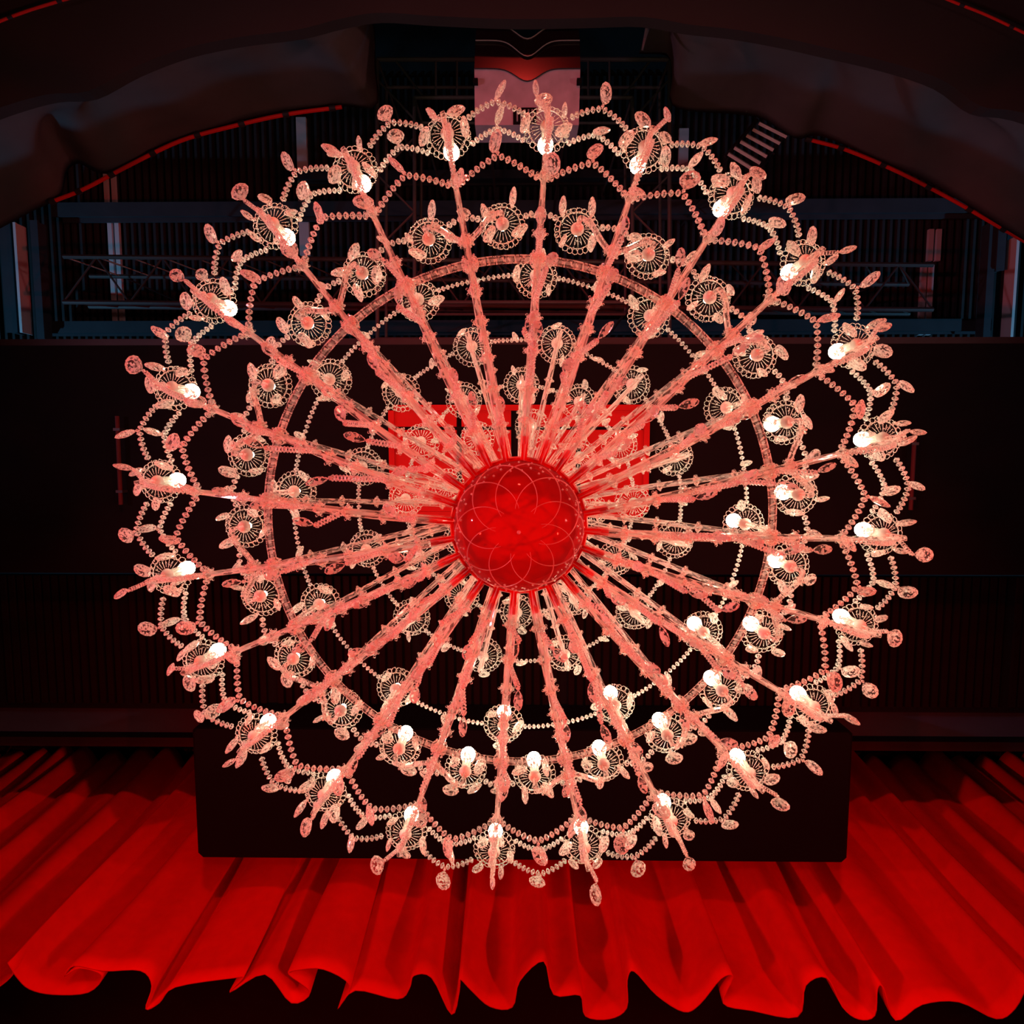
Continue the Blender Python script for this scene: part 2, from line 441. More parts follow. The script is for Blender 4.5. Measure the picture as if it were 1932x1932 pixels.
# long box truss
def truss_long():
    h0, h1 = 7.6, 8.05
    e = tag(empty('lighting_truss', at(960, 540, h0)), 'long dark box truss with slanting braces across the roof', 'truss')
    o = Vector(e.location)
    A = [at(120, 484, h0), at(1760, 500, h0)]; B = [at(120, 570, h0), at(1760, 584, h0)]
    A2 = [p + Vector((0, .1, h1 - h0)) for p in A]; B2 = [p + Vector((0, -.05, h1 - h0)) for p in B]
    for L in (A, B, A2, B2):
        obj('chord', MB().tube([L[0] - o, L[1] - o], .027, 8).mesh('chord', 'trussred'), e)
    for t in (.04, .33, .66, .96):
        q = A2[0].lerp(A2[1], t) - o
        obj('hanger', MB().tube([q, (q.x, q.y, CAMZ + HD - .06 - o.z)], .012, 6).mesh('hanger', 'steel'), e)
    N = 26
    for k in range(N):
        t0, t1 = k / N, (k + 1) / N
        f = lambda L, t: L[0].lerp(L[1], t) - o
        obj('brace', MB().tube([f(A, t0), f(B, t1)] if k % 2 else [f(B, t0), f(A, t1)], .012, 6).mesh('brace', 'trussgrey'), e)
        obj('brace', MB().tube([f(A, t0), f(A2, t1)], .010, 6).mesh('brace', 'trussred'), e)
        obj('brace', MB().tube([f(B, t0), f(B2, t1)], .010, 6).mesh('brace', 'trussred'), e)
M['trussred'] = plain('truss_paint', (.07, .065, .065), .35, .2)
M['trussgrey'] = plain('truss_brace', (.07, .065, .065), .35, .3)
truss_long()

def truss_frame():
    h = 7.0
    e = tag(empty('square_truss_frame', at(988, 380, h)), 'square tube truss frame hanging around the wavy housing', 'truss')
    o = Vector(e.location)
    def P(x, y, hh=h): return at(x, y, hh) - o
    outr = [(712, 112), (1263, 112), (1263, 640), (712, 640)]
    inr = [(782, 184), (1193, 184), (1193, 570), (782, 570)]
    for R_, wd in ((outr, .022), (inr, .02)):
        for i in range(4):
            obj('chord', MB().tube([P(*R_[i]), P(*R_[(i + 1) % 4])], wd, 8).mesh('chord', 'framered'), e)
        # upper chords of the box
        for i in range(4):
            obj('upper_chord', MB().tube([P(*R_[i]) + Vector((0, .03, .45)), P(*R_[(i + 1) % 4]) + Vector((0, .03, .45))], wd * .8, 8).mesh('upper_chord', 'framered'), e)
    rungs = [((822, 112), (822, 184)), ((862, 112), (862, 184)), ((1110, 112), (1110, 184)), ((1150, 112), (1150, 184)),
             ((745, 112), (800, 184)), ((1228, 112), (1175, 184)), ((712, 150), (782, 225)), ((1263, 150), (1193, 225)),
             ((712, 232), (782, 232)), ((1263, 232), (1193, 232)), ((712, 330), (782, 260)), ((1263, 330), (1193, 260)),
             ((712, 330), (782, 400)), ((1263, 330), (1193, 400)), ((712, 470), (782, 400)), ((1263, 470), (1193, 400))]
    for a_, b_ in rungs:
        obj('brace', MB().tube([P(*a_), P(*b_)], .012, 6).mesh('brace', 'framered'), e)
    for (x, y) in outr + inr:
        obj('post', MB().tube([P(x, y), P(x, y) + Vector((0, .03, HD - .05 - h))], .015, 6).mesh('post', 'framered'), e)
M['framered'] = plain('frame_paint', (.09, .085, .085), .4, .2)
truss_frame()

# louvre of red slats under the smooth drape
lo = tag(empty('louvre_panel', at(1440, 278, 6.9)), 'tilted louvre of narrow slats under the right drape', 'louvre')
o = Vector(lo.location)
for k in range(6):
    t = k / 5
    p = at(1432 - 58 * t, 232 + 58 * t, 6.9) - o; q = at(1484 - 62 * t, 258 + 62 * t, 6.9) - o
    obj('slat', MB().tube([p, q], .02, 4).mesh('slat', 'bar'), lo)
for sgn in (0, 1):
    q = at(1400 + 60 * sgn, 262 + 28 * sgn, 6.95) - o
    obj('hanger', MB().tube([q, (q.x, q.y, CAMZ + HD - .06 - o.z)], .01, 6).mesh('hanger', 'steel'), lo)
    p = at(1432 + 54 * sgn - 3, 226 + 28 * sgn, 6.95) - o; q = at(1368 + 52 * sgn, 296 + 28 * sgn, 6.95) - o
    obj('side_rail', MB().tube([p, q], .02, 4).mesh('side_rail', 'steel'), lo)

# ================================================================== DRAPES
def drape(lab, up, lo_, hu, hl, seed):
    rnd = random.Random(seed)
    U = spline([at(x, y, hu) for x, y in up], 10); L = spline([at(x, y, hl) for x, y in lo_], 10)
    def res(P, n):
        al = [0]
        for i in range(1, len(P)): al.append(al[-1] + (P[i] - P[i - 1]).length)
        out = []; j = 0
        for k in range(n):
            s = al[-1] * k / (n - 1)
            while j < len(P) - 2 and al[j + 1] < s: j += 1
            t = (s - al[j]) / max(1e-9, al[j + 1] - al[j]); out.append(P[j].lerp(P[j + 1], min(1, max(0, t))))
        return out
    n = 90; R_ = 16
    U = res(U, n); L = res(L, n); m = MB()
    ph = [rnd.uniform(0, 6) for _ in range(4)]
    for r in range(R_ + 1):
        t = r / R_; b = math.sin(PI * t)
        for i in range(n):
            p = U[i].lerp(L[i], t); s = i / (n - 1)
            fold = .10 * math.sin(19 * s + ph[0] + 2.2 * t) + .05 * math.sin(41 * s + ph[1] - 3 * t)
            m.v.append((p.x, p.y + fold * .3 * b, p.z - .18 * b + fold * b))
    for r in range(R_):
        for i in range(n - 1):
            a = r * n + i; m.f.append((a, a + 1, a + n + 1, a + n))
    o = obj('swag_drape', m.mesh('drape', 'drape', True))
    s_ = o.modifiers.new('thickness', 'SOLIDIFY'); s_.thickness = .015
    return tag(o, lab, 'drape')
drape('grey cloth drape with a gathered torn fold beside the blue side beams',
      [(-260, 300), (-120, 250), (0, 203), (90, 180), (160, 182), (182, 140), (245, 132), (345, 93), (450, 74), (505, 54), (560, 66), (640, 40), (712, 20)],
      [(-250, 560), (-100, 480), (0, 428), (60, 396), (110, 369), (125, 320), (150, 306), (205, 325), (310, 272), (410, 240), (520, 214), (640, 198), (708, 198), (706, 130), (705, 60)], 5.45, 6.7, 3)
drape('smooth grey cloth drape ending above the cyan crossbeam tip',
      [(1210, 95), (1222, 40), (1250, 28), (1300, 50), (1335, 47), (1390, 64), (1430, 53), (1490, 78), (1560, 92), (1680, 120), (1720, 150), (1780, 155), (1850, 205), (1932, 215), (2050, 262), (2200, 320)],
      [(1206, 98), (1262, 104), (1271, 150), (1275, 200), (1390, 213), (1440, 222), (1500, 258), (1530, 254), (1560, 257), (1660, 300), (1750, 340), (1830, 387), (1932, 450), (2060, 520), (2200, 600)], 5.45, 6.7, 5)

def rail_tube(name, lab, cat, pts, h, r, mat, breaks, cl=.06, cw=1.5):
    P = spline([at(x, y, h) for x, y in pts], 6)
    e = tag(empty(name, P[0]), lab, cat)
    step = max(2, len(P) // breaks)
    for i in range(0, len(P) - 1, step):
        seg = [p - P[0] for p in P[i:i + step + 1]]
        if len(seg) > 1:
            obj('tube_section', MB().tube(seg, r, 8).mesh('tube_section', mat), e)
            obj('coupler', MB().tube([seg[0] - (seg[1] - seg[0]).normalized() * cl, seg[0] + (seg[1] - seg[0]).normalized() * cl], r * cw, 8).mesh('coupler', 'steel'), e)
rail_tube('drape_rail', 'red tube rail along the hem of the torn drape', 'rail', [(100, 380), (160, 356), (240, 314), (340, 266), (440, 238), (540, 216), (645, 202)], 6.6, .019, 'redmetal', 7, .03)
rail_tube('drape_rail', 'dark red tube rail along the hem of the smooth drape', 'rail', [(1525, 263), (1600, 284), (1700, 327), (1800, 379), (1880, 425), (1950, 465)], 6.76, .018, 'redmetal', 6, .03)
rail_tube('soffit_tube', 'thin red tube on the soffit above the torn drape', 'tube', [(-60, 66), (0, 40), (60, 18), (140, -6), (220, -30)], 5.2, .011, 'redmetal', 3, .02, 1.2)
rail_tube('soffit_tube', 'thin red tube on the soffit above the smooth drape', 'tube', [(1700, -40), (1790, 0), (1860, 28), (1932, 62), (2000, 95)], 5.2, .009, 'redmetal', 3, .02, 1.2)

# ================================================================== WAVY HOUSING
hs = tag(empty('wavy_equipment_housing', at(995, 130, 5.6)), 'lavender and black equipment housing with stacked wavy edged plates', 'equipment')
o = Vector(hs.location)
def wavy(y, dip, x0, x1):
    out = [(x0, y)]
    for k in range(25):
        s = k / 24; x = x0 + (x1 - x0) * (.06 + .88 * s)
        c = math.exp(-((s - .5) / .17) ** 2)
        out.append((x, y + dip * c))
    return out + [(x1, y)]
def plate(name, mat, topc, botc, h, th, n=None):
    T = [at(x, y, h) - o for x, y in topc]; B = [at(x, y, h) - o for x, y in botc]
    n = len(T); m = MB(); vs = []
    for dz in (0, th):
        vs += [p + Vector((0, 0, dz)) for p in T] + [p + Vector((0, 0, dz)) for p in B]
    fs = []
    for i in range(n - 1):
        fs += [(i, i + 1, n + i + 1, n + i), (2 * n + i, 3 * n + i, 3 * n + i + 1, 2 * n + i + 1),
               (i, 2 * n + i, 2 * n + i + 1, i + 1), (n + i, n + i + 1, 3 * n + i + 1, 3 * n + i)]
    fs += [(0, n, 3 * n, 2 * n), (n - 1, 3 * n - 1, 4 * n - 1, 2 * n - 1)]
    return obj(name, m.add(vs, fs).mesh(name, mat), hs)
def flat(y, x0, x1, n=27): return [(x0 + (x1 - x0) * k / (n - 1), y) for k in range(n)]
plate('lavender_plate', 'lav', wavy(126, 24, 895, 1095), flat(236, 896, 1092), 5.60, .3)
plate('gloss_plate', 'gloss', wavy(76, 30, 897, 1094), wavy(128, 24, 895, 1095), 5.58, .3)
plate('gloss_plate', 'gloss', wavy(47, 26, 899, 1091), wavy(78, 30, 897, 1094), 5.56, .3)
for y, d, x0, x1 in ((76, 30, 897, 1094), (47, 26, 899, 1091)):  # thin pale tubes added for the light caught along the wavy edges
    obj('edge_glint', MB().tube([at(x, yy, 5.555) - o for x, yy in wavy(y, d, x0, x1)], .0045, 5).mesh('edge_glint', 'thread'), hs)
for px in (920, 1070):
    p = at(px, 215, 5.7) - o
    obj('hanger', MB().tube([p, (p.x, p.y, CAMZ + HD - .05 - o.z)], .015, 6).mesh('hanger', 'steel'), hs)
va = at(968, 203, 5.59) - o; vb = at(1012, 234, 5.59) - o
vt = obj('vent', MB().box(va.x, vb.x, va.y, vb.y, va.z, va.z + .02).mesh('vent', 'boxblack'), hs)
M['ventslat'] = plain('vent_slat', (.25, .28, .33), .5)
for k in range(5):
    xx = va.x + (vb.x - va.x) * (.15 + .16 * k)
    obj('vent_slat', MB().box(xx, xx + .012, va.y + .02, vb.y - .02, va.z - .012, va.z + .005).mesh('vent_slat', 'ventslat'), vt)
for px in (897, 1093):
    p = at(px, 153, 5.57) - o
    obj('latch', MB().box(p.x - .02, p.x + .02, p.y - .02, p.y + .02, p.z - .01, p.z + .06).mesh('latch', 'boxblack'), hs)

# ================================================================== CHANDELIER
K = .8
tiers = [((984, 996), 1.664), ((979, 976), 1.84), ((980, 961), 2.12), ((979, 956.5), 2.24), ((981, 952.5), 2.24), ((979.4, 952.5), 2.44), ((976, 950), 2.6)]
AX = sum((at(*p, h) for p, h in tiers), Vector()) / len(tiers)
H0 = 1.52
ch = tag(empty('crystal_chandelier', (AX.x, AX.y, CAMZ + H0)),
         'huge round crystal chandelier with beaded arms, glass cups, lit bulbs and a glass dome', 'chandelier')
def P(r, a, h):            # a in degrees clockwise in the photo, from the top
    q = math.radians(a); return Vector((r * math.sin(q), -r * math.cos(q), h - H0))
def prof(pts): return [Vector((0, -r, h - H0)) for r, h in pts]
R2 = math.radians
A_PH = 4.1
RA, HA = 1.285, 2.24
RB, HBc = .9275, 2.12
RC, HC = .799, 2.24
RD, HDc = .620, 2.44
RE, HE = .467, 2.60
RF, HF = .315, 2.74
RR, HR = .733, 1.84

# --- hub: plate, dome, tabs, column
hub = obj('hub_plate', MB().lathe([(.0, .0), (.150, .0), (.155, -.010), (.178, -.010), (.182, .0), (.182, .018), (.02, .03), (0, .03)], 48).mesh('hub_plate', 'redmetal', False), ch, (0, 0, 1.664 - H0))
tab = MB().box(-.0075, .0075, -.235, -.172, -.012, .012).mesh('tab', 'redmetal')
for k in range(24):
    obj('tab', tab, hub, (0, 0, -.004), rz=R2(A_PH + 15 * k))
DR, DD = .170, .135
def dome_z(r): return -DD * math.sqrt(max(0, 1 - (r / DR) ** 2))
dm = obj('dome', MB().lathe([(DR * math.sin(t * PI / 28), -DD * math.cos(t * PI / 28)) for t in range(15)], 48).mesh('dome', 'dome', True), ch, (0, 0, 1.655 - H0))
pet = MB()
for k in range(9):
    q0 = 2 * PI * k / 9 + .1
    cx, cy = .086 * math.cos(q0), .086 * math.sin(q0)
    pts = []
    for j in range(41):
        q = q0 + (-1 + 2 * j / 40) * 2.45
        x, y = cx + .080 * math.cos(q), cy + .080 * math.sin(q)
        pts.append((x, y, dome_z(math.hypot(x, y)) - .0008))
    pet = MB().tube(pts, [.0005 + .0013 * math.sin(PI * j / 40) for j in range(41)], 5)
    obj('petal_cut', pet.mesh('petal_cut', 'line', True), dm)
# faceted rim band
rb = MB(); nb = 64
for row, (r, g) in enumerate([(.166, .0), (.161, -.02), (.154, -.04), (.146, -.055)]):
    for k in range(nb):
        q = 2 * PI * (k + .5 * (row % 2)) / nb
        rr = r + .001; zz = dome_z(min(r, DR * .999))
        cx, cy = rr * math.cos(q), rr * math.sin(q)
        if (k * 7 + row * 3) % 5 < 2:
            s = .0036
            rb.add([(cx + s, cy, zz), (cx - s, cy, zz), (cx, cy + s, zz), (cx, cy - s, zz), (cx, cy, zz + s), (cx, cy, zz - s)],
                   [(0, 2, 4), (2, 1, 4), (1, 3, 4), (3, 0, 4), (2, 0, 5), (1, 2, 5), (3, 1, 5), (0, 3, 5)])
rbo = obj('rim_facets', rb.mesh('rim_facets', 'rib'), dm); rbo['kind'] = 'stuff'
obj('dome_finial', MB().lathe([(0, -.012), (.004, -.010), (.005, -.004), (.003, 0), (0, 0)], 10).mesh('dome_finial', 'line', True), dm, (0, 0, -DD))
col = MB().lathe([(.02, 0), (.05, .02), (.11, .1), (.12, .16), (.06, .24), (.045, .34), (.10, .52), (.12, .60), (.10, .66), (.05, .72), (.045, .80), (.10, .86), (.10, .92), (.045, .98), (.04, 1.06), (.085, 1.12), (.085, 1.16), (.03, 1.26), (.02, 1.4), (.012, 1.45)], 20, .04)
obj('column', col.mesh('column', 'arm', False), ch, (0, 0, 1.70 - H0))
obj('suspension_cable', MB().tube([(0, 0, 3.05 - H0), (0, 0, HB - H0 + .02)], .014, 8).mesh('cable', 'steel'), ch)

# --- shared meshes
def bead_geo(mb, c, ax, r, t, n=8):
    """cut bead at c, flattened along ax"""
    ax = Vector(ax).normalized()
    u = ax.cross(Vector((0, 0, 1)));
    u = u.normalized() if u.length > .1 else Vector((1, 0, 0))
    v = ax.cross(u)
    vs = []
    for (rr, tt) in ((.45, -1), (1, -.3), (1, .3), (.45, 1)):
        for k in range(n):
            q = 2 * PI * k / n
            vs.append(c + (u * math.cos(q) + v * math.sin(q)) * (r * rr) + ax * (t * tt))
    fs = [tuple(range(n))[::-1], tuple(3 * n + k for k in range(n))]
    for i in range(3):
        for k in range(n):
            l = (k + 1) % n; fs.append((i * n + k, i * n + l, (i + 1) * n + l, (i + 1) * n + k))
    mb.add(vs, fs)
bm_ = MB(); bead_geo(bm_, Vector(), (1, 0, 0), .0108, .0066); BEAD = bm_.mesh('bead', 'bead')

def pendant_mesh(L, W, T):
    """flat almond crystal with a ground edge, hanging from the origin by a small ring"""
    m = MB(); n = 12
    base = []
    for k in range(n):
        q = 2 * PI * k / n
        x = W / 2 * math.sin(q); z = L * .44 * math.cos(q)
        base.append((x * (1 - .45 * max(0, math.cos(q)) ** 2), z))
    zc_ = -L * .56
    lay = [(1.0, .0), (.89, .22), (.45, .5)]
    vs = []
    for (sc_, y) in lay: vs += [(x * sc_, y * T, zc_ + z * sc_) for x, z in base]
    for (sc_, y) in lay[1:]: vs += [(x * sc_, -y * T, zc_ + z * sc_) for x, z in base]
    fs = []; mats = []
    for k in range(n):
        l = (k + 1) % n
        fs += [(k, l, n + l, n + k), (l, k, 3 * n + k, 3 * n + l)]; mats += [1, 1]
        fs += [(n + k, n + l, 2 * n + l, 2 * n + k), (3 * n + l, 3 * n + k, 4 * n + k, 4 * n + l)]; mats += [0, 0]
    fs += [tuple(2 * n + k for k in range(n))[::-1], tuple(4 * n + k for k in range(n))]; mats += [0, 0]
    m.add(vs, fs)
    m.tube([(0, 0, .004), (0, 0, -L * .14)], .0022, 5)
    bead_geo(m, Vector((0, 0, -.004)), (0, 0, 1), .006, .004, 6)
    me = m.mesh('pendant', 'pend'); me.materials.append(M['edge'])
    me.polygons.foreach_set('material_index', mats + [1] * (len(me.polygons) - len(mats)))
    return me
PEND = [pendant_mesh(.088, .058, .020), pendant_mesh(.078, .062, .022), pendant_mesh(.095, .050, .018)]
PSML = [pendant_mesh(.066, .042, .016), pendant_mesh(.060, .046, .016)]
PARM = [pendant_mesh(.060, .026, .014), pendant_mesh(.055, .030, .015), pendant_mesh(.064, .024, .013)]

# --- candle cup (bobeche)
CR = .0745
def cup_z(r): return .020 * (r / CR) ** 2
dish = MB(); NS = 40
dish.lathe([(r, cup_z(r)) for r in (.014, .026, .038, .050, .060)], NS)
DISH = dish.mesh('candle_cup', 'dish', True)
rb = MB(); NRB = 24
for k in range(NRB):
    q = 2 * PI * k / NRB; c, s = math.cos(q), math.sin(q)
    r0, r1 = (.020, .055) if k % 2 else (.027, .050)
    w0, w1 = .0006, .0012
    def pt(r, side, dz): return (r * c - side * s, r * s + side * c, cup_z(r) + dz)
    rm = r0 + (r1 - r0) * .75
    rb.add([pt(r0, -w0, 0), pt(r0, w0, 0), pt(rm, -w1, 0), pt(rm, w1, 0), pt(r1, 0, 0), pt(r0, 0, -.002), pt(rm, 0, -.0035)],
           [(0, 5, 6, 2), (5, 1, 3, 6), (2, 6, 4), (6, 3, 4), (0, 2, 3, 1), (2, 4, 3)])
RIBS = rb.mesh('cut_ribs', 'rib')
lp = MB(); NL = 24
for k in range(NL):                                    # scalloped rim of small loops
    q = 2 * PI * k / NL; c, s = math.cos(q), math.sin(q)
    pts = []
    for j in range(8):
        t = 2 * PI * j / 8
        r = .0655 + .0082 * math.cos(t); d = .0094 * math.sin(t)
        pts.append((r * c - d * s, r * s + d * c, cup_z(r) + .002 * math.sin(t + k)))
    lp.tube(pts, .0011, 5, closed=True)
lp.tube([(.0565 * math.cos(2 * PI * k / 44), .0565 * math.sin(2 * PI * k / 44), cup_z(.0565) + .0015 * (k % 2)) for k in range(44)], .0011, 5, closed=True)
RIM = lp.mesh('scalloped_rim', 'rib')
# small bright facets added on the dish for its sparkle
fc = MB(); rr_ = random.Random(4)
for k in range(170):
    q = rr_.uniform(0, 2 * PI); r = rr_.uniform(.030 if math.sin(q) > 0 else .05, .075); s = rr_.uniform(.0009, .0026)
    c = Vector((r * math.cos(q), r * math.sin(q), cup_z(r)))
    fc.add([c + Vector((s, 0, 0)), c + Vector((-s, 0, 0)), c + Vector((0, s, 0)), c + Vector((0, -s, 0)), c + Vector((0, 0, -s * 1.2))],
           [(0, 2, 4), (2, 1, 4), (1, 3, 4), (3, 0, 4), (0, 3, 1, 2)])
FAC = fc.mesh('sparkle_facets', 'rib')
SOCK = MB().lathe([(0, -.022), (.010, -.020), (.0185, -.012), (.0225, -.002), (.0195, .006), (.014, .012), (0, .014)], 14).mesh('socket', 'knob', True)
SLEEVE = MB().lathe([(.0155, .004), (.0155, .078), (.012, .082), (0, .082)], 14).mesh('candle_sleeve', 'sleeve', True)
BULB = MB().lathe([(0, .078), (.012, .080), (.017, .092), (.025, .110), (.027, .124), (.024, .138), (.014, .149), (0, .153)], 14).mesh('bulb', 'bulb', True)

SLEEVE_S = MB().lathe([(.0105, .004), (.0105, .014), (.008, .016), (0, .016)], 14).mesh('candle_sleeve', 'sleeve', True)
BULB_S = MB().lathe([(0, .015), (.007, .016), (.0105, .022), (.0118, .028), (.0105, .035), (.006, .040), (0, .042)], 14).mesh('bulb', 'sbulb', True)
def cup(r, a, h, scale, npend, small=False, tall=True):
    c = obj('candle_cup', DISH, ch, P(r, a, h), rz=R2(a)); c.scale = (scale,) * 3
    obj('cut_ribs', RIBS, c); obj('scalloped_rim', RIM, c, rz=random.uniform(0, 1)); obj('sparkle_facets', FAC, c, rz=random.uniform(0, 6)) 
    obj('socket', SOCK, c); obj('candle_sleeve', SLEEVE if tall else SLEEVE_S, c); obj('bulb', BULB if tall else BULB_S, c)
    for i in range(npend):
        q = 2 * PI * (i + .35) / npend + random.uniform(-.25, .25)
        obj('cup_pendant', random.choice(PSML if small else PEND[:2] + PSML), c, (.066 * math.cos(q), .066 * math.sin(q), cup_z(.066) - .002),
            rot=(random.uniform(-.25, .25), random.uniform(-.25, .25), random.uniform(0, PI)))
    return c

# --- collars
def collar_mesh(r):
    m = MB()
    m.lathe([(r * .8, -.010), (r * 1.35, -.006), (r * 1.5, 0), (r * 1.35, .006), (r * .8, .010)], 12, .18)
    for k in range(7):
        q = 2 * PI * k / 7
        bead_geo(m, Vector((r * 1.6 * math.cos(q), r * 1.6 * math.sin(q), 0)), (math.cos(q), math.sin(q), 0), .0042, .0038, 5)
    return m.mesh('collar', 'pend')
COL = collar_mesh(.0135); COLS = collar_mesh(.0095)
def collar(parent, name, p, d, me=None):
    o = obj(name, me or COL, parent, p)
    o.rotation_euler = Vector(d).to_track_quat('Z', 'Y').to_euler()
    return o

def sample(path, s):
    """point and direction at radius s along a radial profile"""
    for i in range(1, len(path)):
        if -path[i].y >= s: 
            a, b = path[i - 1], path[i]; t = (s + a.y) / max(1e-6, (a.y - b.y))
            return a.lerp(b, t), (b - a).normalized()
    return path[-1], (path[-1] - path[-2]).normalized()

# main arms
arm_path = spline(prof([(.172, 1.66), (.30, 1.655), (.48, 1.70), (.62, 1.77), (.733, 1.835), (.90, 1.915), (1.05, 1.985), (1.18, 2.045), (1.27, 2.10), (1.298, 2.15), (1.285, 2.215)]), 4)
na = len(arm_path)
ARM = MB().tube(arm_path, [.0125 - .003 * i / na for i in range(na)], 8, star=.2, twist=.03).mesh('lower_arm', 'arm')
up_path = spline(prof([(.09, 2.20), (.25, 2.165), (.42, 2.09), (.58, 1.985), (.733, 1.865)]), 4)
UPA = MB().tube(up_path, .0098, 8, star=.2, twist=.05).mesh('upper_arm', 'arm')
ring_pts = [P(RR, t, HR) for t in [1.1 + 12.8 * j / 10 for j in range(11)]]
RING = MB().tube(ring_pts, .0125, 8, star=.2).mesh('ring_section', 'arm')

def rope(pts, r, pitch, mb, n=6):
    """dense string of flat beads along pts"""
    acc = 0
    for i in range(1, len(pts)):
        a, b = Vector(pts[i - 1]), Vector(pts[i]); L = (b - a).length; d = (b - a) / max(L, 1e-9)
        while acc < L:
            bead_geo(mb, a + d * acc, d, r, pitch * .45, n); acc += pitch
        acc -= L
def sag(a, b, dip, n=8):
    return [a.lerp(b, i / n) - Vector((0, 0, dip * 4 * (i / n) * (1 - i / n))) for i in range(n + 1)]

cup_spots = {}
for k in range(24):
    a = A_PH + 15 * k
    arm = obj('lower_arm', ARM, ch, rz=R2(a))
    for s in (.27, .36, .455, .55, .645, .733, .82, 1.0):
        p, d = sample(arm_path, s + random.uniform(-.012, .012)); collar(arm, 'arm_collar', p, d)
    u = obj('upper_arm', UPA, ch, rz=R2(a))
    for s in (.26, .36, .46, .56, .66):
        p, d = sample(up_path, s + random.uniform(-.01, .01)); collar(u, 'upper_collar', p, d, COLS)
    rs = obj('ring_section', RING, ch, rz=R2(a))
    for j in (0, -1):
        collar(rs, 'ring_collar', ring_pts[j], ring_pts[1] - ring_pts[0] if j == 0 else ring_pts[-1] - ring_pts[-2])
    # strings of beads that hang from the arm, ending in a pendant
    for s in (.27, .37, .47, .60, .74):
        if random.random() < .16: continue
        p, d = sample(arm_path, s)
        L = random.uniform(.05, .10) if s < .3 else random.uniform(.09, .17)
        out = Vector((random.uniform(-.03, .03), -L * random.uniform(.1, .55), 0))
        q = p + out - Vector((0, 0, L))
        mb = MB(); rope([p - Vector((0, 0, .012)), p.lerp(q, .5) - Vector((0, 0, .008)), q], .0085, .0112, mb)
        ro = obj('hanging_string', mb.mesh('hanging_string', 'bead'), arm); ro['kind'] = 'stuff'
        obj('arm_pendant', random.choice(PARM), arm, q, rot=(random.uniform(-1.5, -.5), random.uniform(-.6, .6), random.uniform(-.5, .5)))
    # beaded swag below the outer arm
    p, d = sample(arm_path, 1.0)
    q = Vector((.012, -1.24, 2.10 - H0))
    mb = MB(); rope(sag(p - Vector((0, 0, .015)), q, .075 + random.uniform(-.02, .02)), .0088, .0115, mb)
    ro = obj('arm_swag', mb.mesh('arm_swag', 'bead'), arm); ro['kind'] = 'stuff'
    obj('arm_pendant', random.choice(PEND), arm, p - Vector((0, 0, .03)), rot=(random.uniform(-.6, .1), random.uniform(-.4, .4), random.uniform(0, PI)))
    mb = MB(); q2 = Vector((random.uniform(-.05, .05), -1.30 + random.uniform(-.012, .03), 2.07 + random.uniform(-.03, .05) - H0)); rope([Vector((0, -1.29, 2.17 - H0)), q2], .0080, .0108, mb)
    ro = obj('hanging_string', mb.mesh('hanging_string', 'bead'), arm); ro['kind'] = 'stuff'
    obj('arm_pendant', random.choice(PEND + PSML), arm, q2, rot=(random.uniform(-.4, .2), random.uniform(-.4, .4), random.choice([0, PI / 2, .8])))
    cup(RA, a, HA, 1.06, 5)

# pairs of cups on the ring, on every other arm
for k in range(12):
    a = A_PH - 15 + 30 * k
    for sgn in (-1, 1):
        ac = a + sgn * 7.5
        cpos = P(RB, ac, HBc)
        outw = P(1, ac, H0); 
        j = P(.80, a, 1.875)
        pts = spline([j, P(.85, a + sgn * 3.0, 1.93), P(.905, ac - sgn * 2.3, 1.99), P(.932, ac - sgn * .2, 2.035), P(RB + .003, ac, 2.085), P(RB, ac, HBc - .015)], 5)
        br_ = obj('branch_arm', MB().tube(pts, .0098, 8, star=.2).mesh('branch_arm', 'arm'), ch)
        collar(br_, 'branch_collar', pts[1], pts[2] - pts[1], COLS); collar(br_, 'branch_collar', pts[11], pts[12] - pts[11], COLS)
        cup(RB, ac, HBc, 1.0, 4, tall=65 < ac % 360 < 215)
# cups on stems over the ring on the arms between
for k in range(12):
    a = A_PH + 30 * k
    pts = spline([P(.70, a, 1.885), P(.76, a, 1.95), P(.812, a, 2.05), P(.818, a, 2.14), P(RC, a, HC - .02)], 5)
    st = obj('stem_arm', MB().tube(pts, .0095, 8, star=.2).mesh('stem_arm', 'arm'), ch)
    collar(st, 'branch_collar', pts[4], pts[5] - pts[4], COLS)
    cup(RC, a, HC, 1.0, 3, tall=80 < a % 360 < 200)
# upper tiers
def upper_tier(R_, Hc, ph, n, hub_h, np_):
    base = spline(prof([(.05, hub_h), (R_ * .45, hub_h - .02), (R_ * .8, Hc - .13), (R_ * 1.0, Hc - .12), (R_ * 1.05, Hc - .07), (R_, Hc - .02)]), 5)
    me = MB().tube(base, .0095, 8, star=.2).mesh('tier_arm', 'arm')
    for k in range(n):
        a = ph + 360 / n * k
        o_ = obj('tier_arm', me, ch, rz=R2(a))
        for s in (.35, .55, .75):
            p, d = sample(base, R_ * s); collar(o_, 'tier_collar', p, d, COLS)
        cup(R_, a, Hc, 1.0, np_, True, False)
upper_tier(RD, HDc, -16.8, 12, 2.36, 2)
upper_tier(RE, HE, 1.0, 12, 2.56, 2)
upper_tier(RF, HF, 10.0, 8, 2.76, 0)

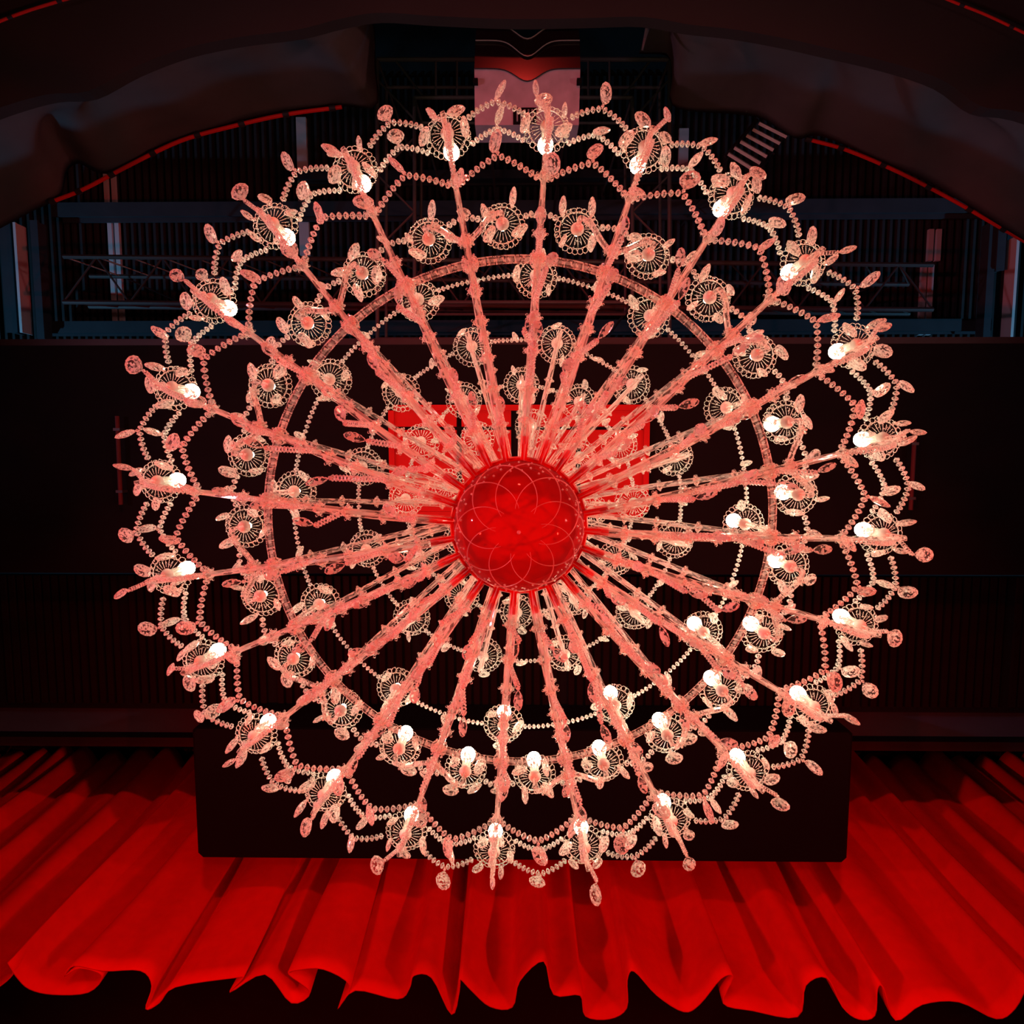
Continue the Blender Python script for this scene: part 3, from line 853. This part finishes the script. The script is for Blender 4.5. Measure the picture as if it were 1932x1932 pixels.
# --- garlands
def strand(a, b, mid, nb, single=False, r=.0106, pend=None, bow=.012):
    """two bead runs from a and b meeting at mid, with a pendant below"""
    mb = MB()
    runs = [sag(a, mid, bow, 5), sag(mid, b, bow, 5)]
    allp = runs[0] + runs[1][1:]
    mb.tube(allp, .0013, 4)
    beads = []
    for run in runs:
        L = [0]
        for i in range(1, len(run)): L.append(L[-1] + (run[i] - run[i - 1]).length)
        for j in range(nb):
            s = L[-1] * (j + .6) / (nb + .2)
            i = next(q for q in range(1, len(L)) if L[q] >= s)
            p = run[i - 1].lerp(run[i], (s - L[i - 1]) / (L[i] - L[i - 1])); d = (run[i] - run[i - 1]).normalized()
            beads.append((p, d))
    if not single:
        for p, d in beads: bead_geo(mb, p, d, r * random.uniform(.92, 1.06), r * .66)
    mb2 = mb.mesh('bead_strand', 'bead' if not single else 'thread')
    o_ = obj('bead_strand', mb2, ch)
    if not single: o_['kind'] = 'stuff'
    else:
        for p, d in beads:
            b_ = obj('bead', BEAD, o_, p); b_.rotation_euler = d.to_track_quat('X', 'Z').to_euler()
    if pend:
        mesh, L = pend
        q = mid - Vector((0, 0, .010))
        obj('garland_pendant', mesh, o_, q, rot=(random.uniform(-.35, .35), random.uniform(-.35, .35), random.uniform(0, PI)))
for k in range(24):
    a = A_PH + 15 * k
    da = math.degrees(.072 / RA)
    # lower garland on the outside, upper garland on the inside
    m1 = P(RA + .055, a + 7.5, HA - .045 + random.uniform(-.01, .01))
    strand(P(RA + .035, a + da, HA), P(RA + .035, a + 15 - da, HA), m1, 6, True, pend=(random.choice(PEND), 0))
    m2 = P(RA - .005, a + 7.5, HA + .00 + random.uniform(-.012, .012))
    strand(P(RA - .045, a + da, HA + .01), P(RA - .045, a + 15 - da, HA + .01), m2, 6, pend=(random.choice(PEND), 0))
    # middle garland between arm collars
    p, d = sample(arm_path, 1.0); hz = p.z + H0
    strand(P(1.0, a + .7, hz), P(1.0, a + 14.3, hz), P(1.045, a + 7.5, hz - .045 + random.uniform(-.015, .015)), 7, pend=(random.choice(PEND), 0))
for k in range(24):
    a0 = A_PH - 15 + 30 * (k // 2) + (-7.5 if k % 2 == 0 else 7.5)
    a1 = a0 + 15
    dB = math.degrees(.068 / RB)
    strand(P(RB + .02, a0 + dB, HBc), P(RB + .02, a1 - dB, HBc), P(RB + .025, (a0 + a1) / 2, HBc - .02), 3, pend=(random.choice(PSML), 0))
for (R_, Hh, ph, n_, nb) in ((RC, HC, A_PH, 12, 8), (RD, HDc, -16.8, 12, 6), (RE, HE, 1.0, 12, 4)):
    dC = math.degrees(.070 / R_)
    for k in range(n_):
        a = ph + 30 * k
        strand(P(R_, a + dC, Hh), P(R_, a + 30 - dC, Hh), P(R_ * .985, a + 15, Hh - .03), nb, pend=(random.choice(PSML), 0), r=.0088)
print('objects', len(bpy.data.objects))
